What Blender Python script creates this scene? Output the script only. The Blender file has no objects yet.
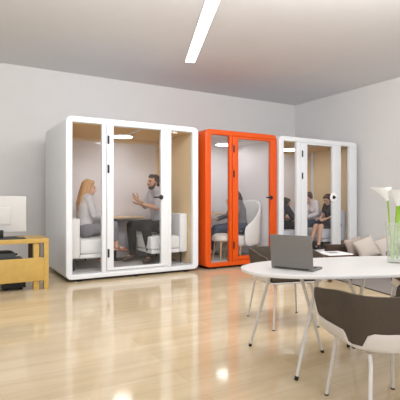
import bpy, bmesh, math, random
from mathutils import Vector, Matrix, Euler
random.seed(7)
C = bpy.context.scene.collection
PI = math.pi
V = Vector

# ------------------------------------------------------------------ camera
H = 1.15                     # eye height
F = 434.0                    # focal length in 400-px units
YAW = math.radians(30.2)
SY, CY = math.sin(YAW), math.cos(YAW)
cam = bpy.data.objects.new('camera', bpy.data.cameras.new('camera'))
C.objects.link(cam)
cam.location = (0, 0, H)
cam.rotation_euler = (PI/2, 0, -YAW)
cam.data.sensor_width = 36
cam.data.lens = F/400*36
cam.data.clip_start = .05
bpy.context.scene.camera = cam
bpy.context.scene.view_settings.view_transform = 'Standard'

def W(lat, d, z=0.0):        # right / forward of the viewpoint -> room coordinates
    return V((SY*d + CY*lat, CY*d - SY*lat, z))
def XY(px, Y):               # room X on the plane Y seen at picture column px
    k = (px-200)/F
    return (SY*Y + k*CY*Y)/(CY - SY*k)
def ZY(px, py, Y):
    X = XY(px, Y)
    return H - (py-200)/F*(SY*X + CY*Y)

# ------------------------------------------------------------------ materials
MATS = {}
def mat(name, col, rough=.5, metal=0, noise=.04, scale=30, spec=.5, coat=0, emit=0, ior=1.45, bump=0, sheen=0):
    if name in MATS: return MATS[name]
    m = bpy.data.materials.new(name); m.use_nodes = True
    nt = m.node_tree; b = nt.nodes['Principled BSDF']
    b.inputs['Roughness'].default_value = rough
    b.inputs['Metallic'].default_value = metal
    b.inputs['IOR'].default_value = ior
    b.inputs['Specular IOR Level'].default_value = spec
    b.inputs['Coat Weight'].default_value = coat
    if sheen: b.inputs['Sheen Weight'].default_value = sheen
    tc = nt.nodes.new('ShaderNodeTexCoord')
    nz = nt.nodes.new('ShaderNodeTexNoise'); nz.inputs['Scale'].default_value = scale
    nz.inputs['Detail'].default_value = 3
    nt.links.new(tc.outputs['Object'], nz.inputs['Vector'])
    rp = nt.nodes.new('ShaderNodeValToRGB')
    rp.color_ramp.elements[0].color = tuple(max(0, c*(1-noise)) for c in col)+(1,)
    rp.color_ramp.elements[1].color = tuple(min(1, c*(1+noise)) for c in col)+(1,)
    rp.color_ramp.elements[0].position = .3; rp.color_ramp.elements[1].position = .7
    nt.links.new(nz.outputs['Fac'], rp.inputs['Fac'])
    nt.links.new(rp.outputs['Color'], b.inputs['Base Color'])
    if emit:
        b.inputs['Emission Color'].default_value = col+(1,)
        b.inputs['Emission Strength'].default_value = emit
    if bump:
        bp = nt.nodes.new('ShaderNodeBump'); bp.inputs['Strength'].default_value = bump
        bp.inputs['Distance'].default_value = .01
        nt.links.new(nz.outputs['Fac'], bp.inputs['Height'])
        nt.links.new(bp.outputs['Normal'], b.inputs['Normal'])
    MATS[name] = m
    return m
def srgb(r, g, b):
    f = lambda c: (c/255/12.92) if c/255 <= .04045 else ((c/255+.055)/1.055)**2.4
    return (f(r), f(g), f(b))

def wood_floor():
    m = bpy.data.materials.new('oak_planks'); m.use_nodes = True
    nt = m.node_tree; b = nt.nodes['Principled BSDF']; L = nt.links.new
    tc = nt.nodes.new('ShaderNodeTexCoord')
    br = nt.nodes.new('ShaderNodeTexBrick')
    br.inputs['Scale'].default_value = 1; br.inputs['Brick Width'].default_value = 2.1
    br.inputs['Row Height'].default_value = .2; br.inputs['Mortar Size'].default_value = .0016
    br.inputs['Mortar Smooth'].default_value = .3
    br.inputs['Color1'].default_value = srgb(214, 196, 165)+(1,)
    br.inputs['Color2'].default_value = srgb(205, 185, 152)+(1,)
    br.inputs['Mortar'].default_value = srgb(190, 168, 134)+(1,)
    br.offset = .37
    L(tc.outputs['Object'], br.inputs['Vector'])
    mp = nt.nodes.new('ShaderNodeMapping'); mp.inputs['Scale'].default_value = (.5, 5, 1)
    L(tc.outputs['Object'], mp.inputs['Vector'])
    nz = nt.nodes.new('ShaderNodeTexNoise'); nz.inputs['Scale'].default_value = 1.6
    nz.inputs['Detail'].default_value = 5; nz.inputs['Distortion'].default_value = .6
    L(mp.outputs['Vector'], nz.inputs['Vector'])
    rp = nt.nodes.new('ShaderNodeValToRGB')
    rp.color_ramp.elements[0].color = (.88, .865, .84, 1); rp.color_ramp.elements[0].position = .3
    rp.color_ramp.elements[1].color = (1.03, 1.03, 1.03, 1); rp.color_ramp.elements[1].position = .68
    L(nz.outputs['Fac'], rp.inputs['Fac'])
    mx = nt.nodes.new('ShaderNodeMix'); mx.data_type = 'RGBA'; mx.blend_type = 'MULTIPLY'
    mx.inputs[0].default_value = .9
    L(br.outputs['Color'], mx.inputs[6]); L(rp.outputs['Color'], mx.inputs[7])
    L(mx.outputs[2], b.inputs['Base Color'])
    b.inputs['Roughness'].default_value = .085
    b.inputs['IOR'].default_value = 1.48
    return m

def glass_mat(name='clear_glass', tint=(.97, .975, .98), ior=1.35, frost=0):
    m = bpy.data.materials.new(name); m.use_nodes = True
    nt = m.node_tree; nt.nodes.clear(); L = nt.links.new
    out = nt.nodes.new('ShaderNodeOutputMaterial')
    tr = nt.nodes.new('ShaderNodeBsdfTransparent'); tr.inputs['Color'].default_value = tint+(1,)
    gl = nt.nodes.new('ShaderNodeBsdfGlossy'); gl.inputs['Roughness'].default_value = .02
    fr = nt.nodes.new('ShaderNodeFresnel'); fr.inputs['IOR'].default_value = ior
    ge = nt.nodes.new('ShaderNodeNewGeometry'); ma = nt.nodes.new('ShaderNodeMath'); ma.operation = 'MULTIPLY_ADD'
    ma.inputs[1].default_value = 1/ior-ior; ma.inputs[2].default_value = ior
    L(ge.outputs['Backfacing'], ma.inputs[0]); L(ma.outputs[0], fr.inputs['IOR'])
    mx = nt.nodes.new('ShaderNodeMixShader')
    L(fr.outputs['Fac'], mx.inputs[0]); L(tr.outputs[0], mx.inputs[1]); L(gl.outputs[0], mx.inputs[2])
    last = mx
    if frost:
        df = nt.nodes.new('ShaderNodeBsdfTranslucent'); df.inputs['Color'].default_value = (.92, .93, .91, 1)
        dd = nt.nodes.new('ShaderNodeBsdfDiffuse'); dd.inputs['Color'].default_value = (.92, .93, .91, 1)
        m1 = nt.nodes.new('ShaderNodeMixShader'); L(df.outputs[0], m1.inputs[1]); L(dd.outputs[0], m1.inputs[2])
        last = nt.nodes.new('ShaderNodeMixShader'); last.inputs[0].default_value = frost
        L(mx.outputs[0], last.inputs[1]); L(m1.outputs[0], last.inputs[2])
    L(last.outputs[0], out.inputs['Surface'])
    return m

def grain_wood(name, c1, c2, rough=.45, vec=(2, 2, 14)):
    m = bpy.data.materials.new(name); m.use_nodes = True
    nt = m.node_tree; b = nt.nodes['Principled BSDF']; L = nt.links.new
    tc = nt.nodes.new('ShaderNodeTexCoord'); mp = nt.nodes.new('ShaderNodeMapping')
    mp.inputs['Scale'].default_value = vec
    nz = nt.nodes.new('ShaderNodeTexNoise'); nz.inputs['Scale'].default_value = 3; nz.inputs['Detail'].default_value = 4
    rp = nt.nodes.new('ShaderNodeValToRGB')
    rp.color_ramp.elements[0].color = c1+(1,); rp.color_ramp.elements[1].color = c2+(1,)
    rp.color_ramp.elements[0].position = .3; rp.color_ramp.elements[1].position = .7
    L(tc.outputs['Object'], mp.inputs['Vector']); L(mp.outputs['Vector'], nz.inputs['Vector'])
    L(nz.outputs['Fac'], rp.inputs['Fac']); L(rp.outputs['Color'], b.inputs['Base Color'])
    b.inputs['Roughness'].default_value = rough
    MATS[name] = m
    return m

M_wall = mat('wall_paint', srgb(217, 216, 216), .85, noise=.01, scale=3)
M_ceil = mat('ceiling_paint', srgb(226, 227, 231), .9, noise=.01, scale=3)
M_floor = wood_floor()
M_white = mat('white_lacquer', srgb(223, 226, 231), .35, noise=.005)
M_plate = mat('bright_white_plate', srgb(252, 252, 252), .3, noise=0)
M_orange = mat('orange_lacquer', srgb(214, 80, 6), .35, noise=.01)
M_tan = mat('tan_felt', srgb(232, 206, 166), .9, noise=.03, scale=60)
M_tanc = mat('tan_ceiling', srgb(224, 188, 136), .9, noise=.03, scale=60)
M_pale = mat('pale_felt', srgb(230, 227, 229), .9, noise=.02, scale=60)
M_back = mat('gloss_grey_panel', srgb(226, 220, 223), .04, noise=.01, scale=5, ior=1.6, spec=.5)
M_carpet = mat('grey_carpet', srgb(176, 172, 170), .95, noise=.12, scale=160)
M_glass = glass_mat()
M_black = mat('black_metal', srgb(30, 30, 32), .4, noise=.05)
M_rubber = mat('black_rubber', srgb(18, 18, 18), .7, noise=.05)
M_bench = mat('grey_fabric', srgb(226, 225, 225), .95, noise=.05, scale=120, bump=.15)
M_bench2 = mat('blue_grey_fabric', srgb(206, 208, 216), .95, noise=.05, scale=120, bump=.15)
M_lamp = mat('lamp_diffuser', (1, .98, .94), .5, noise=0, emit=9)
M_strip = mat('strip_diffuser', (1, .99, .97), .5, noise=0, emit=3.2)
M_yellow = mat('yellow_stain', srgb(192, 158, 86), .4, noise=.05, scale=14)
M_brown = mat('brown_wood_and_leg_shade', srgb(82, 58, 34), .5, noise=.1, scale=14)  # side table wood; on the desk's rear legs the brown is painted shade
M_top = mat('white_laminate', srgb(216, 214, 213), .3, noise=.005)
M_tube = mat('white_tube', srgb(204, 200, 196), .35, noise=.01)
M_uph = mat('dark_brown_upholstery', srgb(74, 64, 54), .85, noise=.06, scale=120, bump=.1)
M_shell = mat('white_shell', srgb(206, 201, 196), .4, noise=.01)
M_lap = mat('dark_grey_aluminium', srgb(124, 121, 118), .42, metal=.35, noise=.02)
M_key = mat('black_keys', srgb(28, 28, 30), .5, noise=.05)
M_screen = mat('black_screen', srgb(20, 22, 26), .15, noise=.02)
M_oak = grain_wood('light_oak', srgb(236, 208, 172), srgb(222, 190, 150), vec=(2, 14, 14))
M_legw = grain_wood('oak_leg', srgb(206, 170, 124), srgb(184, 146, 100))
M_rug = mat('grey_rug', srgb(130, 123, 119), .98, noise=.06, scale=150, bump=.2)
M_rugb = mat('rug_binding', srgb(84, 78, 74), .95, noise=.06, scale=150)
M_sofa = mat('brown_sofa_fabric', srgb(66, 52, 44), .95, noise=.08, scale=120, bump=.15)
M_cush = mat('beige_linen', srgb(188, 178, 170), .95, noise=.05, scale=140, bump=.2)
M_cush2 = mat('taupe_linen', srgb(168, 154, 146), .95, noise=.05, scale=140, bump=.2)
M_paper = mat('paper', srgb(238, 238, 238), .7, noise=.01)
M_ink = mat('printed_grey', srgb(150, 152, 156), .7, noise=.05)
M_cream = mat('cream_fabric', srgb(214, 206, 196), .95, noise=.04, scale=120, bump=.15)
M_chairw = mat('white_boucle', srgb(226, 224, 222), .95, noise=.05, scale=140, bump=.25)
M_mon = mat('monitor_white', srgb(200, 199, 197), .4, noise=.005)
M_petal = mat('white_petal', srgb(246, 246, 244), .5, noise=.02, scale=8)
M_stem = mat('green_stem', srgb(150, 196, 60), .5, noise=.1, scale=10)
M_spad = mat('yellow_spadix', srgb(236, 208, 90), .6)
M_print = mat('charcoal_plastic', srgb(74, 78, 78), .5, noise=.04)

# ------------------------------------------------------------------ mesh helpers
def thing(name, label, cat, loc=(0, 0, 0), rotz=0, group=None):
    o = bpy.data.objects.new(name, None); C.objects.link(o)
    o.empty_display_size = .1
    o.location = loc; o.rotation_euler = (0, 0, rotz)
    return tag(o, label, cat, group)
def tag(o, label, cat, group=None):
    o['label'] = label; o['category'] = cat
    if group: o['group'] = group
    return o

class MB:
    def __init__(s): s.bm = bmesh.new()
    def _add(s, verts, faces):
        vs = [s.bm.verts.new(v) for v in verts]
        for f in faces:
            try: s.bm.faces.new([vs[i] for i in f])
            except ValueError: pass
        return s
    def box(s, x0, x1, y0, y1, z0, z1, M=None):
        p = [V((x, y, z)) for z in (z0, z1) for y in (y0, y1) for x in (x0, x1)]
        if M: p = [M @ v for v in p]
        return s._add(p, [(0, 2, 3, 1), (4, 5, 7, 6), (0, 1, 5, 4), (2, 6, 7, 3), (0, 4, 6, 2), (1, 3, 7, 5)])
    def tube(s, pts, r, n=12, cap=True):
        pts = [V(p) for p in pts]
        rr = r if isinstance(r, (list, tuple)) else [r]*len(pts)
        rings = []; up = None
        for i, p in enumerate(pts):
            t = (pts[min(i+1, len(pts)-1)] - pts[max(i-1, 0)]).normalized()
            if up is None:
                up = t.orthogonal().normalized()
            a = (up - t*up.dot(t)).normalized(); up = a
            b = t.cross(a)
            rings.append([s.bm.verts.new(p + (a*math.cos(q)+b*math.sin(q))*rr[i]) for q in [2*PI*j/n for j in range(n)]])
        for A, B in zip(rings, rings[1:]):
            for j in range(n):
                s.bm.faces.new((A[j], A[(j+1) % n], B[(j+1) % n], B[j]))
        if cap:
            s.bm.faces.new(rings[0][::-1]); s.bm.faces.new(rings[-1])
        return s
    def ell(s, c, r, M=None, n=14):
        R = Matrix.Diagonal(V(r)).to_4x4()
        if M: R = M.to_4x4() @ R
        bmesh.ops.create_uvsphere(s.bm, u_segments=n, v_segments=max(8, n*2//3), radius=1, matrix=Matrix.Translation(V(c)) @ R)
        return s
    def cap(s, p0, r0, p1, r1, n=14):           # tapered capsule
        p0, p1 = V(p0), V(p1)
        if (p1-p0).length < 1e-5: return s.ell(p0, (r0,)*3)
        s.tube([p0, p0.lerp(p1, .5), p1], [r0, (r0+r1)/2, r1], n)
        s.ell(p0, (r0,)*3, n=n); s.ell(p1, (r1,)*3, n=n)
        return s
    def chain(s, pts, rs):
        for i in range(len(pts)-1): s.cap(pts[i], rs[i], pts[i+1], rs[i+1])
        return s
    def lathe(s, prof, c=(0, 0, 0), n=32, M=None):
        c = V(c); rings = []
        for r, z in prof:
            ring = []
            for j in range(n):
                q = 2*PI*j/n; p = V((r*math.cos(q), r*math.sin(q), z))
                if M: p = M @ p
                ring.append(s.bm.verts.new(c+p))
            rings.append(ring)
        for A, B in zip(rings, rings[1:]):
            for j in range(n): s.bm.faces.new((A[j], A[(j+1) % n], B[(j+1) % n], B[j]))
        s.bm.faces.new(rings[0][::-1]); s.bm.faces.new(rings[-1])
        return s
    def prism(s, out, a, b, f):                  # closed outline, extruded from a to b; f(u, v, w) -> point
        n = len(out)
        A = [f(u, v, a) for u, v in out]; B = [f(u, v, b) for u, v in out]
        s._add(A+B, [tuple(range(n))[::-1], tuple(range(n, 2*n))]+[(i, (i+1) % n, n+(i+1) % n, n+i) for i in range(n)])
        return s
    def build(s, name, m, parent=None, bevel=0, ang=35, loc=None, remesh=0, smooth=0, subsurf=0, mats=None):
        bmesh.ops.recalc_face_normals(s.bm, faces=s.bm.faces)
        me = bpy.data.meshes.new(name); s.bm.to_mesh(me); s.bm.free()
        o = bpy.data.objects.new(name, me); C.objects.link(o)
        for k in (mats or [m]): me.materials.append(k)
        if parent: o.parent = parent
        if loc is not None: o.location = loc
        if remesh:
            md = o.modifiers.new('r', 'REMESH'); md.mode = 'VOXEL'; md.voxel_size = remesh
            if smooth:
                sm = o.modifiers.new('s', 'SMOOTH'); sm.factor = .5; sm.iterations = smooth
        if bevel:
            md = o.modifiers.new('b', 'BEVEL'); md.width = bevel; md.segments = 3; md.limit_method = 'ANGLE'
            md.angle_limit = math.radians(40)
        if subsurf:
            md = o.modifiers.new('u', 'SUBSURF'); md.levels = subsurf; md.render_levels = subsurf
        if remesh or bevel or subsurf:
            dg = bpy.context.evaluated_depsgraph_get()
            nm = bpy.data.meshes.new_from_object(o.evaluated_get(dg))
            o.modifiers.clear(); o.data = nm; bpy.data.meshes.remove(me); nm.name = name; me = nm
            if not me.materials:
                me.materials.append(m)
        for p in me.polygons: p.use_smooth = True
        if not remesh and not subsurf: me.set_sharp_from_angle(angle=math.radians(ang))
        return o

def rrect(x0, x1, z0, z1, r, n=8):
    pts = []
    for cx, cz, a in ((x1-r, z1-r, 0), (x0+r, z1-r, PI/2), (x0+r, z0+r, PI), (x1-r, z0+r, 1.5*PI)):
        for i in range(n+1):
            q = a+PI/2*i/n; pts.append((cx+r*math.cos(q), cz+r*math.sin(q)))
    return pts

# ------------------------------------------------------------------ setting
YW, XW, ZC = 8.146, 7.47, 3.5
def struct(name, mb, m):
    o = mb.build(name, m); o['kind'] = 'structure'; return o
struct('floor', MB().box(-6, XW, -3, YW, -.1, 0), M_floor)
struct('wall_back', MB().box(-6, XW+.12, YW, YW+.12, -.1, ZC+.12), M_wall)
struct('wall_right', MB().box(XW, XW+.12, -3, YW, -.1, ZC+.12), M_wall)
struct('ceiling', MB().box(-6, XW, -3, YW, ZC, ZC+.12), M_ceil)

# long light strip recessed in the ceiling
e0 = W(-.172, 7.39); dirv = W(math.tan(math.radians(-8.0)), 1) ; dirv.z = 0; dirv.normalize()
Ls = 6.2
ct = e0 - dirv*(Ls/2)
st = thing('ceiling_light', 'long straight white light strip set in the ceiling above the booths', 'ceiling light', (ct.x, ct.y, ZC), math.atan2(dirv.y, dirv.x))
MB().box(-Ls/2+.012, Ls/2-.012, -.085, .085, -.008, -.001).build('diffuser', M_strip, st)
fr = MB()
for a, b, c, d in ((-Ls/2, Ls/2, -.095, -.083), (-Ls/2, Ls/2, .083, .095), (-Ls/2, -Ls/2+.012, -.083, .083), (Ls/2-.012, Ls/2, -.083, .083)):
    fr.box(a, b, c, d, -.01, -.001)
fr.build('trim_frame', M_white, st)

# ------------------------------------------------------------------ booths
YF = 6.10; YB = 7.55; ZT = 2.325; ZB = .036; ZFL = .12
def pod(label, x0, x1, mshell, lining, lceil, backm, glass_spans, door, hinge_side_px, handle, hinges, lamp, big_handle=False, lining_right=None):
    """glass_spans: fixed panes (xa, xb, za, zb); door: (xa, xb leaf, glass xa, xb, glass za, zb, leaf za, zb)"""
    t = thing('office_booth', label, 'booth', ((x0+x1)/2, YF, 0), 0, 'glass-fronted office booths along the back wall')
    cx = (x0+x1)/2
    a, b = x0-cx, x1-cx
    D = YB-YF
    th = .085
    # outer shell: rounded tube
    mb = MB()
    o = rrect(a, b, ZB, ZT, .085, 8); i = rrect(a+th, b-th, ZFL-.02, ZT-th, .02, 8)
    n = len(o)
    vs = [[mb.bm.verts.new((u, y, v)) for u, v in ring] for y in (0, D) for ring in (o, i)]
    for k in range(n):
        k2 = (k+1) % n
        mb.bm.faces.new((vs[0][k], vs[0][k2], vs[1][k2], vs[1][k]))
        mb.bm.faces.new((vs[2][k2], vs[2][k], vs[3][k], vs[3][k2]))
        mb.bm.faces.new((vs[0][k2], vs[0][k], vs[2][k], vs[2][k2]))
        mb.bm.faces.new((vs[1][k], vs[1][k2], vs[3][k2], vs[3][k]))
    mb.build('shell', mshell, t, bevel=.012)
    ia, ib, iz0, iz1 = a+th, b-th, ZFL, ZT-th
    g0, g1 = .05, .062
    # front frame members filling between panes and the door
    fm = MB()
    xa, xb, ga, gb, gza, gzb, lza, lzb = [v-cx if q < 4 else v for q, v in enumerate(door)]
    spans = [(s[0]-cx, s[1]-cx, s[2], s[3]) for s in glass_spans]
    edges = sorted([(s[0], s[1]) for s in spans]+[(xa, xb)])
    cur = ia-.01
    for p, q in edges:
        if p-cur > .004: fm.box(cur, p, .004, .075, iz0-.02, iz1+.01)
        cur = q
    if ib+.01-cur > .004: fm.box(cur, ib+.01, .004, .075, iz0-.02, iz1+.01)
    fm.box(xa-.002, xb+.002, .004, .075, lzb+.006, iz1+.01)
    fm.box(xa-.002, xb+.002, .004, .075, iz0-.02, lza-.006)
    fm.build('front_frame', mshell, t, bevel=.004)
    for s in spans:
        MB().box(s[0]-.003, s[1]+.003, .045, .053, iz0-.01, iz1+.005).build('glass_pane', M_glass, t)
    # door leaf with glass, hinges and lever
    dm = MB()
    dm.box(xa+.004, ga, -.012, .05, lza, lzb); dm.box(gb, xb-.004, -.012, .05, lza, lzb)
    dm.box(ga, gb, -.012, .05, lza, gza); dm.box(ga, gb, -.012, .05, gzb, lzb)
    dr = dm.build('door', mshell, t, bevel=.004)
    MB().box(ga-.004, gb+.004, .015, .023, gza-.004, gzb+.004).build('glass_pane', M_glass, dr)
    for hz in hinges:
        hx = xa+.024
        MB().box(hx-.014, hx+.014, -.02, -.008, hz-.06, hz+.06).tube([(hx, -.02, hz-.06), (hx, -.02, hz+.06)], .009, 10).build('hinge', M_black, dr)
    hx, hz = handle[0]-cx, handle[1]
    Rx = Matrix.Rotation(PI/2, 3, 'X')
    hm = MB()
    hm.lathe([(.036, 0), (.036, .008), (.03, .014), (.014, .016), (.013, .05)], (hx, -.012, hz), 24, Rx)
    hm.tube([(hx, -.062, hz), (hx-.012, -.066, hz), (hx-.03, -.068, hz), (hx-(.045 if big_handle else .15), -.066, hz-.001)], [.012, .014, .013, .011], 12)
    hd = hm.build('handle', M_black, dr)
    if big_handle:
        MB().lathe([(.095, 0), (.095, .006), (.09, .008)], (hx, -.0125, hz), 28, Rx).build('backplate', M_plate, dr)
        hd.location = (0, -.008, 0)
    # lining
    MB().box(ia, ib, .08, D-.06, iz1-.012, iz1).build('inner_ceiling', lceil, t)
    MB().box(ia, ia+.012, .08, D-.06, iz0, iz1-.012).build('inner_wall', lining, t)
    MB().box(ib-.012, ib, .08, D-.06, iz0, iz1-.012).build('inner_wall', lining_right or lining, t)
    MB().box(ia, ib, .08, D-.06, iz0-.02, iz0).build('inner_floor', M_carpet, t)
    MB().box(ia, ib, D-.06, D-.04, iz0-.02, iz1).build('back_panel', backm, t)
    bf = MB()
    bf.box(ia+.012, ib-.012, D-.075, D-.06, iz1-.06, iz1-.012)
    bf.box(ib-.05, ib-.012, D-.075, D-.06, iz0, iz1-.06); bf.box(ia+.012, ia+.05, D-.075, D-.06, iz0, iz1-.06)
    bf.build('back_frame', lining, t)
    if big_handle:
        MB().box(ib-.03, ib-.012, 7.22-YF, 7.29-YF, iz0, iz1-.012).build('trim_post', M_white, t)
    # round lamp and its cable trunking
    lx, ly, lr = lamp[0]-cx, lamp[1]-YF, lamp[2]
    lm = MB().lathe([(lr+.012, iz1-.012), (lr+.014, iz1-.018), (lr, iz1-.023)], (lx, ly, 0), 40).build('ceiling_lamp', M_white, t)
    MB().lathe([(lr-.004, iz1-.0225), (lr-.01, iz1-.029), (lr-.03, iz1-.032)], (lx, ly, 0), 40).build('diffuser', M_lamp, lm)
    MB().box(lx-.02, lx+.02, .1, ly-lr-.02, iz1-.02, iz1-.012).build('cable_trunking', M_white, t)
    MB().box(a+.1, b-.1, .09, D-.09, .008, ZB+.002).build('gap_shade', M_rubber, t)  # black slab added to darken the shaded gap under the booth
    for sx in (a+.2, 0, b-.2):
        for sy in (.06, D-.06):
            MB().lathe([(.04, .001), (.04, .012), (.018, .014), (.018, ZB+.004)], (sx, sy, 0), 16).build('levelling_foot', M_black, t)
    return t

P1 = (XY(66, YF), XY(198.5, YF))
x = lambda p: XY(p, YF)
zg1 = (.14, 2.24)
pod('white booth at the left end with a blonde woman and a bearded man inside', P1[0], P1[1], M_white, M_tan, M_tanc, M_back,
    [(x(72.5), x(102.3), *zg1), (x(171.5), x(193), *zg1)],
    (x(106.6), x(168), x(113.4), x(161), .165, ZY(114, 126, YF), .13, 2.232), 110,
    (x(160.8), ZY(160, 197.2, YF)), [ZY(110, 140, YF), ZY(110, 169, YF), ZY(110, 253, YF)],
    (XY(122, 7.0), 7.0, .18))
P2 = (XY(205.5, YF), XY(277, YF))
pod('bright orange booth in the middle with a white wing armchair inside', P2[0], P2[1], M_orange, M_pale, M_pale, M_pale,
    [(x(211.2), x(230), *zg1)],
    (x(232.3), x(275), x(238), x(270.3), .19, ZY(238, 138.7, YF), .13, 2.232), 235,
    (x(270.6), ZY(270.6, 197.5, YF)), [ZY(235, 149, YF), ZY(235, 174, YF), ZY(235, 245, YF)],
    (XY(226, 7.0), 7.0, .2))
P3 = (XY(279.3, YF), XY(357, YF))
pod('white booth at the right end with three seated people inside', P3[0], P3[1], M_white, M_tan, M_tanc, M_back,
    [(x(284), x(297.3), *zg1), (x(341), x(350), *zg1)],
    (x(301), x(339.5), x(307), x(332.5), .185, ZY(307, 144.5, YF), .13, 2.232), 304,
    (x(333), ZY(333, 197.3, YF)), [ZY(304.5, 154, YF), ZY(304.5, 176, YF), ZY(304.5, 240, YF)],
    (XY(291, 7.0), 7.0, .22), big_handle=True)

# ------------------------------------------------------------------ benches
def bench(label, xb, depth, y0, y1, face, m, group, ztop=.93, zs=.57, zb=.3):
    t = thing('bench', label, 'bench', (xb, (y0+y1)/2, ZFL), 0 if face > 0 else PI, group)
    L = (y1-y0)/2
    zt, zs, zb = ztop-ZFL, zs-ZFL, zb-ZFL
    MB().box(.15, depth, -L, L, zb+.06, zs).build('seat', m, t, bevel=.03)
    MB().box(0, .145, -L, L, zb, zt).build('backrest', m, t, bevel=.025)
    MB().box(.15, depth-.02, -L+.01, L-.01, zb, zb+.058).build('seat_base', m, t, bevel=.006)
    for px in (.08, depth-.09):
        for py in (-L+.1, L-.1):
            MB().tube([(px, py, 0), (px, py, zb)], [.014, .018], 10).build('leg', M_black, t)
    return t
i1a, i1b = P1[0]+.1, P1[1]-.1
bench('pale grey upholstered bench under the blonde woman in the left booth', i1a, .60, 6.28, 7.45, 1, M_bench, 'benches inside the left booth', ztop=.88)
bench('pale grey upholstered bench under the bearded man in the left booth', i1b, .66, 6.28, 7.45, -1, M_bench, 'benches inside the left booth')
i3a, i3b = P3[0]+.1, P3[1]-.1
bench('blue-grey bench behind the dark-haired person leaning forward in the right booth', i3a, .6, 6.30, 7.45, 1, M_bench2, 'benches inside the right booth')
bench('blue-grey bench under the two women in the right booth', i3b, .66, 6.30, 7.45, -1, M_bench2, 'benches inside the right booth')

# ------------------------------------------------------------------ small booth tables
def booth_table(label, cx, cy, lx, ly, zt, group=None):
    t = thing('booth_table', label, 'table', (cx, cy, ZFL), 0, group)
    o = rrect(-lx, lx, -ly, ly, min(lx, ly)*.55, 8)
    MB().prism(o, zt-ZFL-.03, zt-ZFL, lambda u, v, w: V((u, v, w))).build('tabletop', M_oak, t, bevel=.006)
    MB().tube([(-lx*.3, 0, .012), (-lx*.3, 0, zt-ZFL-.03)], .028, 16).build('post', M_black, t)
    MB().lathe([(.2, 0), (.2, .008), (.03, .014)], (-lx*.3, 0, 0), 32).build('base', M_black, t)
    return t
booth_table('light wooden table between the two people in the left booth', XY(121.5, 7.25), 7.25, .40, .22, .865)
booth_table('small light wooden table beside the seated person in the orange booth', XY(213, 7.1), 7.1, .25, .22, .90)
booth_table('light wooden table among the three people in the right booth', XY(293, 7.25), 7.25, .28, .22, .80)

# ------------------------------------------------------------------ people
M_skin = mat('skin_light', srgb(222, 176, 150), .55, noise=.03, scale=20)
M_skin2 = mat('skin_medium', srgb(196, 148, 120), .55, noise=.03, scale=20)
M_eye = mat('eye_dark', srgb(40, 30, 26), .2)
M_lip = mat('lip', srgb(186, 110, 100), .45)
def hmat(name, a): return mat(name, a, .5, noise=.25, scale=55)

def frame3(f, u):
    f = V(f).normalized(); s = V(u).cross(f).normalized(); u = f.cross(s)
    return Matrix((f, s, u)).transposed()       # columns: forward, left, up

def hand(mb, wr, d, pn, side, S, curl=.35, thumb=1):
    """five separate fingers. d: direction to the fingers, pn: palm normal, side: towards the thumb"""
    d = V(d).normalized(); pn = (V(pn)-d*V(pn).dot(d)).normalized(); sd = d.cross(pn)
    if sd.dot(V(side)) < 0: sd = -sd
    wr = V(wr)
    kn = []
    for j, off in enumerate((.030, .010, -.011, -.030)):
        k = wr + d*(.088-.006*abs(j-1))*S + sd*off*S
        mb.cap(wr+d*.012*S+sd*off*.65*S, .0165*S, k, .0115*S, 10); kn.append(k)
    mb.cap(wr+d*.05*S+sd*.02*S, .014*S, wr+d*.05*S-sd*.02*S, .014*S, 10)
    for j, (k, ln) in enumerate(zip(kn, (.072, .082, .076, .058))):
        p = k; q = curl*(.6+.15*j)
        dd = (d + sd*(.10-.08*j)).normalized()
        for seg, (fr, r0, r1) in enumerate(((.45, .0098, .009), (.3, .009, .0082), (.25, .0082, .0068))):
            dd2 = (dd*math.cos(q*(seg+.6)) + pn*math.sin(q*(seg+.6))).normalized()
            e = p+dd2*ln*fr*S
            mb.cap(p, r0*S, e, r1*S, 8); p = e
    p = wr+d*.022*S+sd*.026*S
    e = p+(d*.55+sd*.75+pn*.25).normalized()*.042*S; e2 = e+(d*.85+sd*.35+pn*.3).normalized()*.034*S; e3 = e2+(d*.95+sd*.1+pn*.25).normalized()*.024*S
    mb.cap(p, .017*S, e, .0125*S, 10); mb.cap(e, .0115*S, e2, .0105*S, 8); mb.cap(e2, .0105*S, e3, .0085*S, 8)

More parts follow.
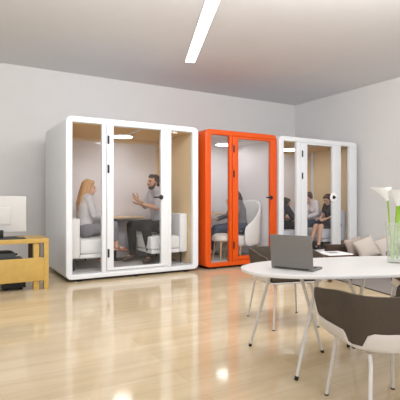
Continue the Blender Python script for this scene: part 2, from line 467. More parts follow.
def person(label, loc, rotz, S, P, st):
    t = thing('person', label, 'person', loc, rotz, None)
    v = lambda *a: V(a)*S
    sk = st['skin']; fem = st.get('fem', True)
    sw = .165 if fem else .195
    pel, wai, che, sho, nec, hed = [v(P[k][0], P[k][1] if len(P[k]) == 3 else 0, P[k][-1]) for k in ('pelvis', 'waist', 'chest', 'shoulder', 'neck', 'head')]
    y = lambda a: V((0, a*S, 0))
    rw = .092 if fem else .105
    def torso(mb, g, low=True):
        if low: mb.cap(pel+y(.075), (.112+g)*S, pel-y(.075), (.112+g)*S)
        for sg in (1, -1):
            mb.cap(pel+y(.055*sg), (.108+g)*S, wai+y(.05*sg), (rw+g)*S)
            mb.cap(wai+y(.05*sg), (rw+g)*S, che+y(.08*sg), (.104+g)*S)
            mb.cap(che+y(.08*sg), (.104+g)*S, sho+y((sw-.055)*sg), (.066+g)*S)
            if fem: mb.ell(che+v(.062, .068*sg, -.02), ((.062+g)*S,)*3)
        mb.cap(sho+y(sw-.02), (.052+g)*S, sho-y(sw-.02), (.052+g)*S)
        mb.cap(sho+y(.09), (.05+g)*S, nec, (.05+g)*S); mb.cap(sho-y(.09), (.05+g)*S, nec, (.05+g)*S)
    arms = {}; legs = {}
    for k, sg in (('L', 1), ('R', -1)):
        a = P['arm'+k]; arms[k] = (sho+y(sw*sg), v(*a[0]), v(*a[1]), V(a[2]), V(a[3]), a[4] if len(a) > 4 else .35)
        l = P['leg'+k]; legs[k] = (pel+y(.09*sg), v(*l[0]), v(*l[1]), v(*l[2]))
    # ---- body: one continuous surface
    b = MB()
    torso(b, 0)
    hf = P.get('face', (1, 0, 0)); Hm = frame3(hf, (0, 0, 1)); h = lambda a, c, d: hed + Hm @ (V((a, c, d))*S)
    b.cap(nec, .052*S, h(-.012, 0, -.05), .05*S)
    b.ell(h(-.012, 0, .03), (.094*S, .074*S, .092*S), Hm); b.ell(h(.022, 0, -.045), (.062*S, .058*S, .078*S), Hm)
    b.ell(h(.052, 0, -.088), (.03*S, .03*S, .026*S), Hm)
    b.cap(h(.086, 0, .012), .009*S, h(.108, 0, -.026), .0145*S, 10)
    b.ell(h(.086, 0, -.028), (.016*S, .022*S, .011*S), Hm)
    b.ell(h(.082, 0, -.06), (.012*S, .026*S, .012*S), Hm)
    b.cap(h(.076, .04, .028), .013*S, h(.076, -.04, .028), .013*S, 10)
    for sg in (1, -1):
        b.ell(h(-.012, .075*sg, -.008), (.02*S, .009*S, .032*S), Hm)
        b.ell(h(.058, .036*sg, -.025), (.028*S, .024*S, .026*S), Hm)
    ar = (.05, .046, .037, .036, .024) if not fem else (.044, .04, .033, .031, .021)
    for k, sg in (('L', 1), ('R', -1)):
        s0, el, wr, hd_, pn, curl = arms[k]
        b.chain([s0, s0.lerp(el, .5), el, el.lerp(wr, .35), wr], [q*S for q in ar])
        sdv = hd_.cross(pn) * (1 if k == 'R' else -1)
        if 'thumb'+k in P: sdv = V(P['thumb'+k])
        b.cap(wr, .022*S, wr+hd_.normalized()*.02*S, .022*S)
        hand(b, wr, hd_, pn, sdv, S, curl)
        hp, kn, an, to = legs[k]
        b.chain([hp, hp.lerp(kn, .5), kn, kn.lerp(an, .3), an], [q*S for q in (.088, .075, .056, .055, .036)])
        b.cap(an, .036*S, an.lerp(to, .0)+V((0, 0, -.01*S)), .036*S)
        heel = an - (to-an)*.18; heel.z = min(an.z, an.z-.03*S)
        b.cap(heel, .03*S, an.lerp(to, .6), .03*S); b.cap(an.lerp(to, .5), .034*S, to, .022*S)
    b.build('body', sk, t, remesh=.007, smooth=3)
    for sg in (1, -1):
        e = MB().ell(h(.0745, .031*sg, .004), (.009*S, .013*S, .007*S), Hm, 10).build('eye', M_eye, t)
        MB().cap(h(.085, .018*sg, .028), .005*S, h(.074, .05*sg, .029), .0035*S, 8).build('eyebrow', st['hair'], t)
    MB().ell(h(.0885, 0, -.0605), (.008*S, .023*S, .0075*S), Hm, 10).build('lips', M_lip, t)
    # ---- clothes
    g = .014
    c = MB(); torso(c, g, low=True)
    fr = st.get('sleeve', 1)
    for k in 'LR':
        s0, el, wr = arms[k][:3]
        if fr <= .5:
            e = s0.lerp(el, fr*2); c.chain([s0, s0.lerp(e, .5), e], [(q+g)*S for q in (ar[0], ar[1]+.004, ar[1]+.004)])
        else:
            e = el.lerp(wr, (fr-.5)*2); c.chain([s0, s0.lerp(el, .5), el, el.lerp(e, .5), e], [(q+g)*S for q in (ar[0], ar[1], ar[2], ar[3]-.002, ar[4]+.006)])
    if st.get('dress'):
        for k in 'LR':
            hp, kn = legs[k][:2]; e = hp.lerp(kn, .8)
            c.cap(hp, .105*S, e, .08*S)
        hp, kn = legs['L'][:2]; hr, kr = legs['R'][:2]
        c.cap((hp+hr)/2, .1*S, (hp.lerp(kn, .75)+hr.lerp(kr, .75))/2, .07*S)
        c.build('dress', st['top'], t, remesh=.011, smooth=4)
    else:
        c.build('shirt', st['top'], t, remesh=.011, smooth=4)
        q = MB(); q.cap(pel+y(.08), (.112+g)*S, pel-y(.08), (.112+g)*S)
        for sg in (1, -1): q.cap(pel+y(.055*sg), (.112+g)*S, pel.lerp(wai, .35)+y(.05*sg), (.1+g)*S)
        lf = st.get('legfrac', .9)
        for k in 'LR':
            hp, kn, an, to = legs[k]
            e = kn.lerp(an, lf); q.chain([hp, hp.lerp(kn, .5), kn, kn.lerp(e, .4), e], [(w+g)*S for w in (.09, .077, .058, .056, .044)])
        q.build('trousers', st['trousers'], t, remesh=.011, smooth=4)
    for k in 'LR':
        an, to = legs[k][2:]
        w = MB(); dn = V((0, 0, -.03*S))
        dv = (to-an); heel = an-dv*.2+dn*.8
        if st.get('heels'):
            w.cap(heel, .034*S, an.lerp(to, .5)+dn*.5, .03*S); w.cap(an.lerp(to, .5)+dn*.3, .037*S, to, .028*S)
            w.cap(heel, .014*S, heel+V((-.02, 0, -.06))*S, .008*S)
        else:
            w.cap(heel, .042*S, an.lerp(to, .55)+dn*.6, .042*S); w.cap(an.lerp(to, .5)+dn*.5, .044*S, to, .034*S)
            w.cap(an, .042*S, an+dn*.4, .044*S)
        w.build('shoe', st['shoe'], t, remesh=.008, smooth=3)
    # ---- hair
    r = MB(); hs = st['style']
    r.ell(h(-.022, 0, .042), (.093*S, .083*S, .088*S), Hm) if hs != 'short' else r.ell(h(-.027, 0, .047), (.09*S, .08*S, .083*S), Hm)
    r.ell(h(-.05, 0, .005), (.07*S, .08*S, .085*S), Hm) if hs != 'short' else r.ell(h(-.06, 0, -.012), (.052*S, .07*S, .075*S), Hm)
    r.cap(h(.045, .03, .083), .03*S, h(.045, -.03, .083), .03*S)
    if hs == 'long':
        for yy in (-.05, -.02, .02, .05):
            r.chain([h(-.06, yy, .02), h(-.085, yy*1.3, -.1), h(-.115, yy*1.5, -.24), h(-.13, yy*1.3, -.37)], [.052*S, .054*S, .048*S, .02*S])
        for sg in (1, -1): r.chain([h(-.01, .075*sg, .03), h(-.035, .085*sg, -.08), h(-.06, .085*sg, -.2)], [.028*S, .03*S, .02*S])
    elif hs == 'pony':
        r.chain([h(-.1, 0, .06), h(-.145, 0, .04), h(-.165, 0, -.04), h(-.15, 0, -.13)], [.035*S, .036*S, .034*S, .014*S])
        for sg in (1, -1): r.chain([h(.03, .06*sg, .06), h(-.005, .08*sg, .0)], [.022*S, .018*S])
    elif hs == 'bun':
        r.ell(h(-.125, 0, .045), (.042*S,)*3)
        for sg in (1, -1): r.chain([h(.03, .06*sg, .06), h(-.005, .08*sg, .0)], [.022*S, .018*S])
    elif hs == 'bob':
        for sg in (1, -1): r.chain([h(.0, .07*sg, .05), h(-.02, .085*sg, -.04), h(-.03, .08*sg, -.11)], [.03*S, .032*S, .022*S])
        for yy in (-.05, 0, .05): r.chain([h(-.07, yy, .0), h(-.09, yy*1.3, -.09), h(-.085, yy*1.3, -.14)], [.05*S, .045*S, .03*S])
    else:
        r.cap(h(.035, .03, .098), .03*S, h(.035, -.03, .1), .03*S)
        for sg in (1, -1): r.cap(h(.0, .07*sg, .04), .02*S, h(-.02, .076*sg, -.02), .014*S)
    r.build('hair', st['hair'], t, remesh=.008, smooth=2)
    if st.get('beard'):
        w = MB(); w.ell(h(.028, 0, -.08), (.056*S, .057*S, .042*S), Hm); w.ell(h(.056, 0, -.094), (.03*S, .032*S, .024*S), Hm)
        for sg in (1, -1): w.cap(h(.0, .064*sg, -.01), .012*S, h(.03, .052*sg, -.07), .016*S)
        w.cap(h(.098, .02, -.045), .008*S, h(.098, -.02, -.045), .008*S, 8)
        w.build('beard', st['hair'], t, remesh=.007, smooth=2)
    return t

Hblonde = hmat('blonde_hair', srgb(196, 152, 104)); Hdark = hmat('dark_brown_hair', srgb(64, 48, 40)); Hbrown = hmat('brown_hair', srgb(88, 62, 48))
T_lgrey = mat('pale_grey_knit', srgb(206, 204, 208), .9, noise=.06, scale=90, bump=.2)
T_ggrey = mat('grey_tee', srgb(182, 178, 184), .9, noise=.05, scale=70)
T_char = mat('charcoal_sweater', srgb(118, 116, 120), .9, noise=.08, scale=90, bump=.2)
T_white = mat('white_shirt_cloth', srgb(232, 226, 230), .85, noise=.03, scale=50)
T_lace = mat('dark_lace', srgb(64, 58, 60), .9, noise=.35, scale=120)
T_navy = mat('navy_top', srgb(52, 52, 62), .9, noise=.05)
T_gpant = mat('grey_trouser', srgb(140, 136, 142), .9, noise=.06, scale=80)
T_dark = mat('dark_trouser', srgb(40, 34, 30), .9, noise=.06, scale=80)
T_jean = mat('blue_grey_denim', srgb(74, 84, 102), .9, noise=.1, scale=120)
S_nude = mat('nude_shoe', srgb(150, 100, 82), .45); S_brown = mat('brown_shoe', srgb(74, 56, 48), .5); S_black = mat('black_shoe', srgb(24, 22, 24), .4)
S_white = mat('white_shoe', srgb(214, 212, 210), .5)

# blonde woman, left booth
person('person with long blonde hair in a pale grey sweater seated with crossed legs, facing right', (1.86, 6.78, ZFL), 0, 1.05,
  dict(pelvis=(0, .545), waist=(-.01, .72), chest=(.005, .88), shoulder=(.01, 1.0), neck=(.03, 1.07), head=(.06, 1.165), face=(1, 0, -.04),
       armL=((.1, .23, .76), (.31, .16, .73), (1, -.3, -.1), (0, -.2, -1), .3),
       armR=((.07, -.215, .76), (.29, -.13, .735), (1, .3, -.1), (0, .2, -1), .3),
       legR=((.43, -.05, .60), (.49, .02, .26), (.66, .02, .19)),
       legL=((.42, .09, .5), (.27, .06, .1), (.40, .06, .05))),
  dict(skin=M_skin, hair=Hblonde, style='long', top=T_lgrey, trousers=T_gpant, legfrac=.62, shoe=S_nude, heels=True))
# bearded man, left booth
person('person with short dark hair and beard in a grey tee, gesturing with open hands', (3.17, 6.78, ZFL), PI, 1.07,
  dict(pelvis=(0, .55), waist=(.03, .74), chest=(.07, .93), shoulder=(.085, 1.07), neck=(.1, 1.14), head=(.13, 1.245), face=(1, .12, .02),
       armL=((.17, .25, .84), (.39, .17, .90), (1, -.1, .12), (0, -.3, 1), .25),
       armR=((.16, -.26, .85), (.33, -.14, .95), (.75, .15, .6), (-.3, .8, .4), .3),
       legL=((.40, .30, .56), (.28, .27, .1), (.42, .31, .045)), legR=((.485, -.06, .57), (.45, -.07, .1), (.60, -.07, .045)),
       thumbL=(0, .4, 1), thumbR=(-.6, 0, .8)),
  dict(skin=M_skin2, hair=Hdark, style='short', beard=True, fem=False, top=T_ggrey, sleeve=.42, trousers=T_dark, shoe=S_brown))

# wing armchair, stool and person in the orange booth
def wing_chair(label, loc, rz):
    t = thing('wing_armchair', label, 'armchair', loc, rz)
    MB().box(-.28, .32, -.27, .27, .2, .40).build('seat', M_chairw, t, bevel=.06)
    # tall back with wings: U plan swept up
    mb = MB()
    path = [(.26, .33), (.1, .345), (-.12, .335), (-.25, .27), (-.3, .12), (-.31, 0)]
    path = path+[(a, -b) for a, b in path[-2::-1]]
    tops = [.58, .62, .80, .99, 1.04, 1.05]; tops = tops+tops[-2::-1]
    rows = []
    for (px, py), zt in zip(path, tops):
        nrm = V((px+.02, py, 0)).normalized(); lean = -.07
        def pt(off, z): return V((px + lean*max(0, z-.3)*(1 if px < .0 else .5), py*(1+.08*max(0, z-.4)), z)) + nrm*off
        rows.append([pt(.0, .2), pt(.01, .45), pt(.0, zt-.03), pt(-.025, zt), pt(-.06, zt-.03), pt(-.075, .45), pt(-.07, .2)])
    n = 7
    vv = [[mb.bm.verts.new(p) for p in r] for r in rows]
    for A, B in zip(vv, vv[1:]):
        for j in range(n): mb.bm.faces.new((A[j], A[(j+1) % n], B[(j+1) % n], B[j]))
    mb.bm.faces.new(vv[0][::-1]); mb.bm.faces.new(vv[-1])
    mb.build('wing_back', M_chairw, t, subsurf=2)
    for sx, sy in ((.24, .22), (.24, -.22), (-.22, .2), (-.22, -.2)):
        MB().tube([(sx*1.2, sy*1.15, 0), (sx, sy, .22)], [.014, .024], 12).build('leg', M_legw, t)
    return t
wc = wing_chair('white wing armchair with oak legs inside the orange booth', (4.67, 6.555, ZFL), PI+.22)
person('person in charcoal sweater and blue-grey jeans seated in the white wing armchair', (4.66, 6.56, ZFL), PI-.28, 1.0,
  dict(pelvis=(-.02, .53), waist=(-.01, .68), chest=(.02, .84), shoulder=(.04, .96), neck=(.07, 1.03), head=(.11, 1.115), face=(1, .1, -.2),
       armL=((.17, .22, .73), (.22, .1, .93), (.25, -.4, 1), (-.3, -1, .1), .5),
       armR=((.15, -.24, .74), (.38, -.12, .68), (1, .2, -.05), (0, .3, -1), .3),
       legL=((.44, .12, .5), (.62, .1, .14), (.77, .11, .07)), legR=((.44, -.1, .5), (.5, -.1, .1), (.65, -.1, .045))),
  dict(skin=M_skin, hair=Hdark, style='bob', top=T_char, trousers=T_jean, shoe=S_white))
sx_, sy_ = XY(222.5, 6.38), 6.38
stl = thing('footstool', 'cream round footstool with oak legs in the orange booth', 'stool', (sx_, sy_, ZFL))
MB().lathe([(.05, .31), (.165, .312), (.19, .335), (.192, .37), (.175, .41), (.12, .44), (.04, .45)], n=36).build('seat', M_cream, stl)
for q in range(4):
    aq = PI/4+q*PI/2
    MB().tube([(.17*math.cos(aq), .17*math.sin(aq), 0), (.13*math.cos(aq), .13*math.sin(aq), .315)], [.011, .018], 12).build('leg', M_legw, stl)

# right booth people
person('person with brown ponytail in a white shirt reading with bowed head in the right booth', (6.9, 6.95, ZFL), PI+.1, .96,
  dict(pelvis=(0, .55), waist=(.01, .72), chest=(.05, .88), shoulder=(.07, 1.0), neck=(.11, 1.06), head=(.17, 1.12), face=(1, .25, -.5),
       armL=((.12, .22, .77), (.30, .12, .70), (1, -.2, -.1), (0, -.3, -1), .35),
       armR=((.12, -.22, .77), (.30, -.14, .70), (1, .2, -.1), (0, .3, -1), .35),
       legL=((.44, .11, .54), (.44, .11, .1), (.58, .12, .045)), legR=((.44, -.11, .54), (.42, -.11, .1), (.56, -.12, .045))),
  dict(skin=M_skin, hair=Hbrown, style='pony', top=T_white, trousers=T_jean, shoe=S_black))
person('person with hair bun in a dark lace dress with bare legs, right booth', (6.95, 6.42, ZFL), PI-.05, .93,
  dict(pelvis=(0, .55), waist=(.01, .72), chest=(.05, .87), shoulder=(.07, .99), neck=(.11, 1.05), head=(.17, 1.115), face=(1, .2, -.5),
       armL=((.13, .185, .76), (.31, .11, .70), (1, -.2, -.15), (0, -.3, -1), .4),
       armR=((.13, -.185, .76), (.31, -.09, .70), (1, .2, -.15), (0, .3, -1), .4),
       legL=((.44, .07, .53), (.50, .07, .12), (.63, .08, .05)), legR=((.45, -.07, .53), (.62, -.07, .12), (.75, -.08, .05))),
  dict(skin=M_skin, hair=Hbrown, style='bun', dress=True, sleeve=.3, top=T_lace, shoe=S_black))
person('person with short dark hair bending forward at the left of the right booth', (5.62, 6.72, ZFL), 0, .97,
  dict(pelvis=(0, .55), waist=(.04, .7), chest=(.12, .82), shoulder=(.17, .90), neck=(.22, .94), head=(.30, .985), face=(1, -.1, -.35),
       armL=((.3, .22, .70), (.50, .12, .66), (1, -.2, -.1), (0, -.2, -1), .3),
       armR=((.3, -.24, .70), (.50, -.12, .66), (1, .2, -.1), (0, .2, -1), .3),
       legL=((.44, .12, .54), (.40, .12, .1), (.54, .13, .045)), legR=((.45, -.12, .54), (.42, -.12, .1), (.56, -.13, .045))),
  dict(skin=M_skin2, hair=Hdark, style='short', fem=False, top=T_navy, sleeve=.45, trousers=T_dark, shoe=S_black))

# ------------------------------------------------------------------ meeting table
ZTB = .68
uA = math.atan2(.25, .968)                       # table axis relative to viewing right
tc_ = W(1.2, 3.17)
TROT = uA - YAW                                  # room rotation of the table's long axis
def onr(lat, d, z=0): return W(lat, d, z)
tb = thing('meeting_table', 'large oval white table with splayed thin white legs in the foreground', 'table', (tc_.x, tc_.y, 0), TROT)
inv = (Matrix.Translation((tc_.x, tc_.y, 0)) @ Matrix.Rotation(TROT, 4, 'Z')).inverted()
out = []
for k in range(96):
    q = 2*PI*k/96; e = 2/2.35
    c_, s_ = math.cos(q), math.sin(q)
    out.append((.932*math.copysign(abs(c_)**e, c_), .42*math.copysign(abs(s_)**e, s_)))
MB().prism(out, ZTB-.022, ZTB, lambda u, v, w: V((u, v, w))).build('tabletop', M_top, tb, bevel=.005)
def tleg(fl, fd, tl, td):
    a = inv @ onr(fl, fd, .0); b = inv @ onr(tl, td, ZTB-.024)
    l = MB().tube([a.lerp(b, .03), b], [.0105, .0125], 14).build('leg', M_tube, tb)
    MB().tube([a, a.lerp(b, .035)], [.0125, .0125], 14).build('foot_cap', M_rubber, l)
    MB().lathe([(.035, ZTB-.028), (.035, ZTB-.022)], (b.x, b.y, 0), 20).build('mounting_plate', M_tube, l)
tleg(.394, 3.42, .54, 3.24)
tleg(.925, 3.275, .71, 3.12)
tleg(.613, 2.77, .80, 2.93)
tleg(1.157, 3.39, 1.30, 3.36)
tleg(1.40, 3.45, 1.10, 3.38)
tleg(1.85, 3.05, 1.65, 3.15)

# laptop on the table
A = onr(.498, 3.0, ZTB); B = onr(.735, 2.83, ZTB)
lap = thing('laptop', 'open dark grey laptop seen from behind on the oval white table', 'laptop', ((A.x+B.x)/2, (A.y+B.y)/2, ZTB), math.atan2(B.y-A.y, B.x-A.x))
lw = .15
MB().box(-lw, lw, .0, .168, .002, .014).build('base', M_lap, lap, bevel=.003)
MB().box(-lw+.015, lw-.015, .035, .11, .0135, .0155).build('keyboard', M_key, lap)
MB().box(-.05, .05, .112, .16, .0135, .0148).build('touchpad', M_lap, lap)
Mt = Matrix.Translation((0, .002, .012)) @ Matrix.Rotation(math.radians(7), 4, 'X')
lid = MB().box(-lw, lw, -.004, .003, 0, .225, Mt).build('lid', M_lap, lap, bevel=.002)
MB().box(-lw+.008, lw-.008, .003, .0038, .012, .215, Mt).build('screen', M_screen, lid)
MB().tube([(-lw+.03, .002, .012), (lw-.03, .002, .012)], .006, 10).build('hinge', M_black, lap)

# vase with calla lilies
vc = onr(1.465, 3.26, ZTB)
vs_ = thing('vase', 'clear glass vase holding calla lilies on the oval white table', 'vase', vc)
G2 = glass_mat('vase_glass', (.98, .985, .98), 1.4, .2)
mb = MB(); n = 32
prof = [(.052, .0), (.056, .004), (.060, .15), (.066, .298), (.0635, .30), (.0615, .297), (.056, .15), (.051, .02), (.02, .016)]
mb.lathe(prof, n=36).build('glass_body', G2, vs_)
M_water = glass_mat('water', (.97, .985, .965), 1.15)
MB().lathe([(.05, .021), (.0555, .12), (.056, .14)], n=32).build('water', M_water, vs_)
def calla(label, foot, top, aim, size):
    t = thing('calla_lily', label, 'flower', vc, 0, 'calla lilies in the glass vase')
    foot, top = V(foot), V(top); aim = V(aim).normalized()
    mid = foot.lerp(top, .55); mid.z += .02
    pts = [foot, foot.lerp(mid, .5), mid, mid.lerp(top, .6), top]
    MB().tube(pts, [.0055, .0055, .006, .006, .007], 10).build('stem', M_stem, t)
    Fm = frame3(aim, (0, 0, 1)) if abs(aim.z) < .95 else frame3(aim, (1, 0, 0))
    mb = MB(); N, K = 28, 10; rows = []
    for i in range(K+1):
        s = i/K
        row = []
        for j in range(N):
            q = 2*PI*j/N
            tip = (1+math.cos(q))/2                      # 1 at the long lip
            r = size*(.09+.34*s**1.5)*(1+.25*s*tip)
            zl = size*s*(.68+.62*tip**2*s)
            flare = size*.20*s**4*(.4+tip)
            p = V((zl, (r)*math.sin(q), -(r+flare)*math.cos(q)*1.0))
            row.append(mb.bm.verts.new(top+Fm @ p))
        rows.append(row)
    for A_, B_ in zip(rows, rows[1:]):
        for j in range(N): mb.bm.faces.new((A_[j], A_[(j+1) % N], B_[(j+1) % N], B_[j]))
    mb.bm.faces.new(rows[0][::-1])
    mb.build('petal', M_petal, t, subsurf=1)
    MB().cap(top, .007, top+aim*size*.7, .006, 10).build('spadix', M_spad, t)
Rt = W(1, 0)-W(0, 0); Fw = W(0, 1)-W(0, 0); UP = V((0, 0, 1))
calla('calla lily leaning furthest left out of the glass vase', Rt*-.02+Fw*.01+UP*.03, Rt*-.055+Fw*.0+UP*.465, Rt*-.42+UP*.9+Fw*-.12, .125)
calla('upright calla lily above the middle of the glass vase', Rt*.012+Fw*-.015+UP*.03, Rt*.012+Fw*-.02+UP*.425, Rt*-.18+UP*.95+Fw*-.3, .13)
calla('calla lily at the back, partly hidden behind the upright one', Rt*.0+Fw*.03+UP*.03, Rt*.03+Fw*.035+UP*.44, Rt*.2+UP*.9+Fw*.3, .11)
calla('calla lily leaning right at the edge of the picture', Rt*.02+Fw*.015+UP*.03, Rt*.045+Fw*.02+UP*.43, Rt*.6+UP*.7+Fw*.1, .12)

# ------------------------------------------------------------------ shell chairs
def shell_chair(label, c, fl, fd):
    p = onr(*c); fdir = onr(fl, fd)-onr(0, 0)
    t = thing('shell_chair', label, 'chair', (p.x, p.y, 0), math.atan2(fdir.y, fdir.x), 'dark brown shell chairs around the oval table')
    # plan path: left arm tip -> back -> right arm tip
    hw, xf, xb, r = .30, .27, -.28, .17
    half = [(xf, hw-.015), (xf-.12, hw), (xb+r+.06, hw), (xb+r, hw)]
    half += [(xb+r-r*math.sin(q), hw-r+r*math.cos(q)) for q in [PI/2*i/8 for i in range(1, 9)]]
    half += [(xb-.01, .07), (xb-.012, 0)]
    # densify
    dense = []
    for a, b in zip(half, half[1:]):
        k = max(1, int(math.dist(a, b)/.018))
        dense += [(a[0]+(b[0]-a[0])*i/k, a[1]+(b[1]-a[1])*i/k) for i in range(k)]
    dense.append(half[-1])
    path = dense+[(a, -b) for a, b in dense[-2::-1]]
    S_ = [0]
    for a, b in zip(path, path[1:]): S_.append(S_[-1]+math.dist(a, b))
    tot = S_[-1]
    sc = next(S_[i] for i, q in enumerate(path) if q[0] < xb+r*.85)      # arc length at the corner
    def prof(s):
        s = min(s, tot-s)
        u = min(1, s/sc)
        ztop = .642+.043*(u*u*(3-2*u))
        if s < .05: ztop -= .03*(1-s/.05)**2
        zlow = .475+.025*max(0, min(1, (s-sc)/.06))
        w = max(0, 1-abs(s-sc)/.06) if s < sc else max(0, 1-max(0, s-sc-.045)/.06)
        zlow -= (.06 if s < sc else .075)*min(1, w*2.2)
        return ztop, zlow
    def pos(i, z, off):
        a, b = path[i]
        j0, j1 = max(0, i-1), min(len(path)-1, i+1)
        tx, ty = path[j1][0]-path[j0][0], path[j1][1]-path[j0][1]
        ln = math.hypot(tx, ty); nx, ny = -ty/ln, tx/ln
        if nx*a+ny*b < 0: nx, ny = -nx, -ny
        k = .83+.17*min(1, max(0, (z-.41)/.27))**.8
        return V((a*k+nx*off, b*k+ny*off, z))
    def strip(name, m, zl, zh, o0, o1, round_top=True):
        mb = MB(); rows = []
        for i, s in enumerate(S_):
            a, b = zl(s), zh(s); zz = [a+(b-a)*q/5 for q in range(6)]
            outer = [pos(i, z, o1-(.006 if (q == 5 or q == 0) else 0)) for q, z in enumerate(zz)]
            inner = [pos(i, z, o0+(.006 if (q == 5 or q == 0) else 0)) for q, z in enumerate(zz)][::-1]
            rows.append([mb.bm.verts.new(p) for p in outer+inner])
        n = len(rows[0])
        for A_, B_ in zip(rows, rows[1:]):
            for j in range(n): mb.bm.faces.new((A_[j], A_[(j+1) % n], B_[(j+1) % n], B_[j]))
        mb.bm.faces.new(rows[0][::-1]); mb.bm.faces.new(rows[-1])
        return mb.build(name, m, t, ang=60)
    strip('back_pad', M_uph, lambda s: min(prof(s)[1]-.004, .5)-.002, lambda s: prof(s)[0], -.018, .016)
    strip('shell', M_shell, lambda s: .405, lambda s: max(.424, prof(s)[1]), .004, .018)
    # seat bottom and pad
    base = [pos(i, .41, .002) for i in range(len(path))]
    o = [(q.x, q.y) for q in base]
    MB().prism(o, .4, .412, lambda u, v, w: V((u, v, w))).build('seat_pan', M_shell, t, bevel=.003)
    o2 = [(q.x*.93+.004, q.y*.93) for q in base]
    MB().prism(o2, .413, .458, lambda u, v, w: V((u, v, w))).build('seat_pad', M_uph, t, bevel=.014)
    for sx in (1, -1):
        for sy in (1, -1):
            e = V((.235 if sx > 0 else -.275, (.218 if sx > 0 else .262)*sy, 0)); k = V((.185 if sx > 0 else -.215, (.178 if sx > 0 else .215)*sy, .372)); z = V((.05*sx, .16*sy, .392))
            k2 = k + (z-k)*.12 + V((0, 0, .008)); kd = k+(e-k)*.06
            l = MB().tube([z, k.lerp(z, .3)+V((0, 0, .004)), k2, kd, e+V((0, 0, .006))], .0105, 12).build('leg', M_tube, t)
            MB().tube([e, e+V((0, 0, .008))], .0125, 12).build('glide', M_rubber, l)
    return t
shell_chair('dark brown shell chair in the right foreground with its back to the viewer', (1.005, 2.37), -.19, .98)
shell_chair('dark brown shell chair behind the laptop on the far side of the oval table', (.8, 4.1), .25, -.97)
shell_chair('dark brown shell chair at the right edge on the far side of the oval table', (1.95, 3.70), -.1, -.98)

# ------------------------------------------------------------------ lounge corner
rg = MB(); q0, q1 = V((4.47, 2.75, 0)), V((4.87, 4.55, 0)); rd = V((.976, -.218, 0))*2.3
rr_ = [q0, q0+rd, q1+rd, q1]
rug = thing('rug', 'grey woven rug with a dark edge under the lounge corner', 'rug', (q0+q1+rd)/2, 0)
ctr = (q0+q1+rd)/2
MB().prism([((p-ctr).x, (p-ctr).y) for p in rr_], .001, .012, lambda u, v, w: V((u, v, w))).build('pile', M_rug, rug)
bd = MB()
for a, b in zip(rr_, rr_[1:]+rr_[:1]):
    bd.tube([a-ctr+V((0, 0, .008)), b-ctr+V((0, 0, .008))], .0075, 8)
bd.build('binding', M_rugb, rug)
SFR = -.42
SFC = W(2.12, 6.85)+V((math.cos(SFR), math.sin(SFR), 0))*1.0
sf = thing('sofa', 'low dark brown sofa with beige cushions in front of the right booth', 'sofa', SFC, SFR)
MB().box(-1.0, 1.0, -.42, .42, .06, .17).build('base', M_sofa, sf, bevel=.02)
for sx in (-.5, .5): MB().box(sx-.49, sx+.49, -.42, .24,   .172, .275).build('seat_cushion', M_sofa, sf, bevel=.035)
MB().box(-1.0, 1.0, .25, .42, .172, .41).build('backrest', M_sofa, sf, bevel=.04)
for sx in (-.9, .9):
    for sy in (-.34, .34): MB().tube([(sx, sy, .0), (sx, sy, .062)], .022, 12).build('leg', M_black, sf)
def cushion(label, px, d, m, roll, tilt, z, w=.2):
    p = onr((px-200)/F*d, d, z)
    mb = MB(); N = 14
    for sgn in (1, -1):
        g = []
        for i in range(N+1):
            row = []
            for j in range(N+1):
                a, b = 2*i/N-1, 2*j/N-1
                th = .075*((1-a*a)*(1-b*b))**.42
                sh = 1-.06*(1-abs(a))*abs(b)**3; sw_ = 1-.06*(1-abs(b))*abs(a)**3
                row.append(mb.bm.verts.new((a*w*sw_, sgn*th, b*w*sh)))
            g.append(row)
        for i in range(N):
            for j in range(N): mb.bm.faces.new((g[i][j], g[i+1][j], g[i+1][j+1], g[i][j+1]))
    bmesh.ops.remove_doubles(mb.bm, verts=mb.bm.verts, dist=.0005)
    o = mb.build('cushion', m, None, ang=80)
    o.location = p; o.rotation_euler = Euler((tilt, roll, -.42))
    return tag(o, label, 'cushion', 'cushions on the low brown sofa')
cushion('narrow taupe cushion at the left end of the sofa', 355, 6.95, M_cush2, -.25, -.25, .40, .15)
cushion('beige cushion leaning in front at the middle of the sofa group', 366.5, 6.75, M_cush, -.35, -.35, .40, .17)
cushion('beige cushion nearest the glass vase on the sofa', 386, 6.85, M_cush, -.35, -.35, .40, .17)
# low side table with a magazine
sp = onr(1.93, 6.25)
sd = thing('side_table', 'low dark side table with pale top at the left end of the sofa', 'table', (sp.x, sp.y, 0), -.22)
MB().box(-.21, .21, -.19, .19, .34, .375).build('tabletop', M_brown, sd, bevel=.004)
for a in (-.17, .17):
    for b in (-.15, .15): MB().box(a-.02, a+.02, b-.02, b+.02, 0.012 if a > 0 else .0125, .34).build('leg', M_brown, sd, bevel=.003)
mg = thing('magazine', 'open white magazine lying on the low dark side table', 'magazine', (sp.x, sp.y, .3755), -.22)
MB().box(-.2, .19, -.185, .17, 0, .016).build('pages', M_paper, mg, bevel=.003)
MB().box(-.1, .06, -.06, .06, .0162, .0168).build('printed_panel', M_ink, mg)

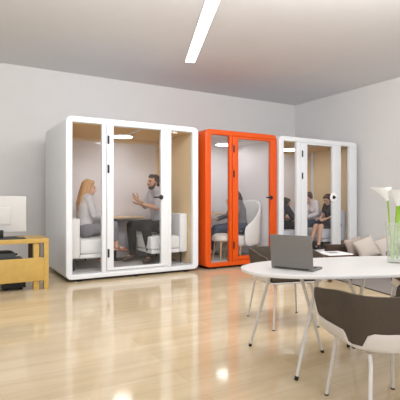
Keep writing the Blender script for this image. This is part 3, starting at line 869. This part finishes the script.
# ------------------------------------------------------------------ yellow desk, left
DX, DY, DZ = 1.135, 5.83, .655
dk = thing('desk', 'yellow wooden desk with a front panel at the left edge', 'desk', (DX-.9, DY+.33, 0))
ox, oy = DX-.9, DY+.33
lx = lambda v: v-ox
ly = lambda v: v-oy
MB().box(lx(DX-1.8), lx(DX), ly(DY), ly(DY+.64), DZ-.055, DZ).build('desktop', M_yellow, dk, bevel=.004)
for a, b, w_, nm in ((DX-.06, DY+.004, .058, 0), (DX-.185, DY+.026, .072, 0), (DX-1.79, DY+.026, .072, 0), (DX-.085, DY+.55, .075, 1), (DX-1.79, DY+.55, .075, 1)):
    MB().box(lx(a), lx(a+w_), ly(b), ly(b+.075), 0, DZ-.056).build('leg', M_brown if nm else M_yellow, dk, bevel=.003)  # rear legs in brown: their shade is put into the colour
MB().box(lx(DX-1.78), lx(DX-.061), ly(DY+.006), ly(DY+.025), .115, .412).build('front_panel', M_yellow, dk, bevel=.003)
MB().box(lx(DX-.168), lx(DX-.086), ly(DY+.55), ly(DY+.57), .35, DZ-.056).build('rear_leg_shade', M_brown, dk, bevel=.003)  # added brown board, stands in for the far leg seen in shade
# monitor
mx1 = XY(26, 6.12); mw = .33
mo = thing('monitor', 'white monitor seen from behind on the yellow desk', 'monitor', (mx1-mw, 6.12, DZ))
zb_, zt_ = .075, .545
MB().box(-mw, mw, -.02, .012, zb_, zt_).build('housing', M_mon, mo, bevel=.008)
MB().box(-mw+.01, mw-.01, .012, .014, zb_+.01, zt_-.01).build('screen', M_screen, mo)
MB().box(-.17, .14, -.034, -.019, zb_+.1, zb_+.325).build('back_cover', M_mon, mo, bevel=.005)
vt = MB()
for k in range(10): vt.box(-.16+k*.026, -.145+k*.026, -.0205, -.0195, zb_+.07, zb_+.076)
vt.build('vent', M_ink, mo)
MB().box(-.05, .05, -.07, -.03, .012, zb_+.035).build('stand_neck', M_black, mo, bevel=.006)
MB().box(-.16, .22, -.14, .12, .0, .014).build('stand_base', M_black, mo, bevel=.004)
# keyboard on the desk
kbx = XY(8, 5.99)
kb = thing('keyboard', 'flat dark keyboard lying on the yellow desk under the monitor', 'keyboard', (kbx-.02, 5.935, DZ))
MB().box(-.22, .22, -.06, .03, .0, .012).build('case', M_print, kb, bevel=.003)
kk = MB()
for r_ in range(4):
    for c_ in range(14): kk.box(-.21+c_*.03, -.186+c_*.03, -.055+r_*.02, -.04+r_*.02, .012, .017)
kk.build('keys', M_key, kb)
# black drawer unit below
pxa, pxb = XY(1, 6.1), XY(24, 6.1)
pd = thing('drawer_unit', 'black drawer unit standing under the yellow desk', 'drawers', ((pxa+pxb)/2, 6.15, 0))
w2 = (pxb-pxa)/2
MB().box(-w2, w2, -.2, .3, .03, .375).build('cabinet', M_key, pd, bevel=.004)
for k in range(2):
    dd = MB().box(-w2+.012, w2-.012, .3, .316, .05+k*.165, .2+k*.165).build('drawer', M_black, pd, bevel=.003)
    MB().tube([(-.06, .325, .16+k*.165), (.06, .325, .16+k*.165)], .006, 8).build('handle', M_tube, dd)
for a in (-w2+.05, w2-.05):
    for b in (-.15, .25): MB().lathe([(.022, 0), (.022, .032)], (a, b, 0), 14).build('castor', M_rubber, pd)
prx = XY(3, 6.1)
pr = thing('printer', 'charcoal rounded printer on the black drawer unit under the desk', 'printer', (prx-.02, 6.15, .375))
MB().box(-.2, .16, -.15, .15, 0, .1).build('body', M_print, pr, bevel=.02)
MB().box(-.15, .11, -.12, .1, .1, .112).build('lid', M_key, pr, bevel=.004)
MB().tube([(.16, -.1, .07), (.185, -.1, .075)], .014, 12).build('knob', M_black, pr)

# ------------------------------------------------------------------ light
w = bpy.data.worlds.new('daylight'); bpy.context.scene.world = w; w.use_nodes = True
bg = w.node_tree.nodes['Background']; bg.inputs['Color'].default_value = (1, .985, .965, 1); bg.inputs['Strength'].default_value = .9
def area(name, loc, rot, sx, sy, e, col=(1, 1, 1)):
    l = bpy.data.lights.new(name, 'AREA'); l.shape = 'RECTANGLE'; l.size = sx; l.size_y = sy; l.energy = e; l.color = col
    o = bpy.data.objects.new(name, l); C.objects.link(o); o.location = loc; o.rotation_euler = rot
    return o
area('floor_fill_light', (1.5, .8, 3.44), (0, 0, 0), 6, 4, 12, (1, .98, .95))  # unseen fill lamp, added to brighten the foreground floor
area('ceiling_fill_light', (2.0, 1.5, 2.3), (PI, 0, 0), 4, 3, 95, (1, .99, .98))  # area lamp facing up, added to lift the dark ceiling
area('wall_fill_light', (3.1, 2.4, 3.36), (PI/2-.35, 0, -.5), 6.5, .5, 180, (1, .99, .97))  # invented fill above the view, aimed at back wall and booth fronts
area('rear_fill_light', (-2.3, -2.8, 1.75), (PI/2+.75, 0, -.35), 7.4, 2.9, 190, (.98, .99, 1))  # fill added behind the viewer for walls and ceiling; no window is built
bpy.context.scene.cycles.transparent_max_bounces = 24
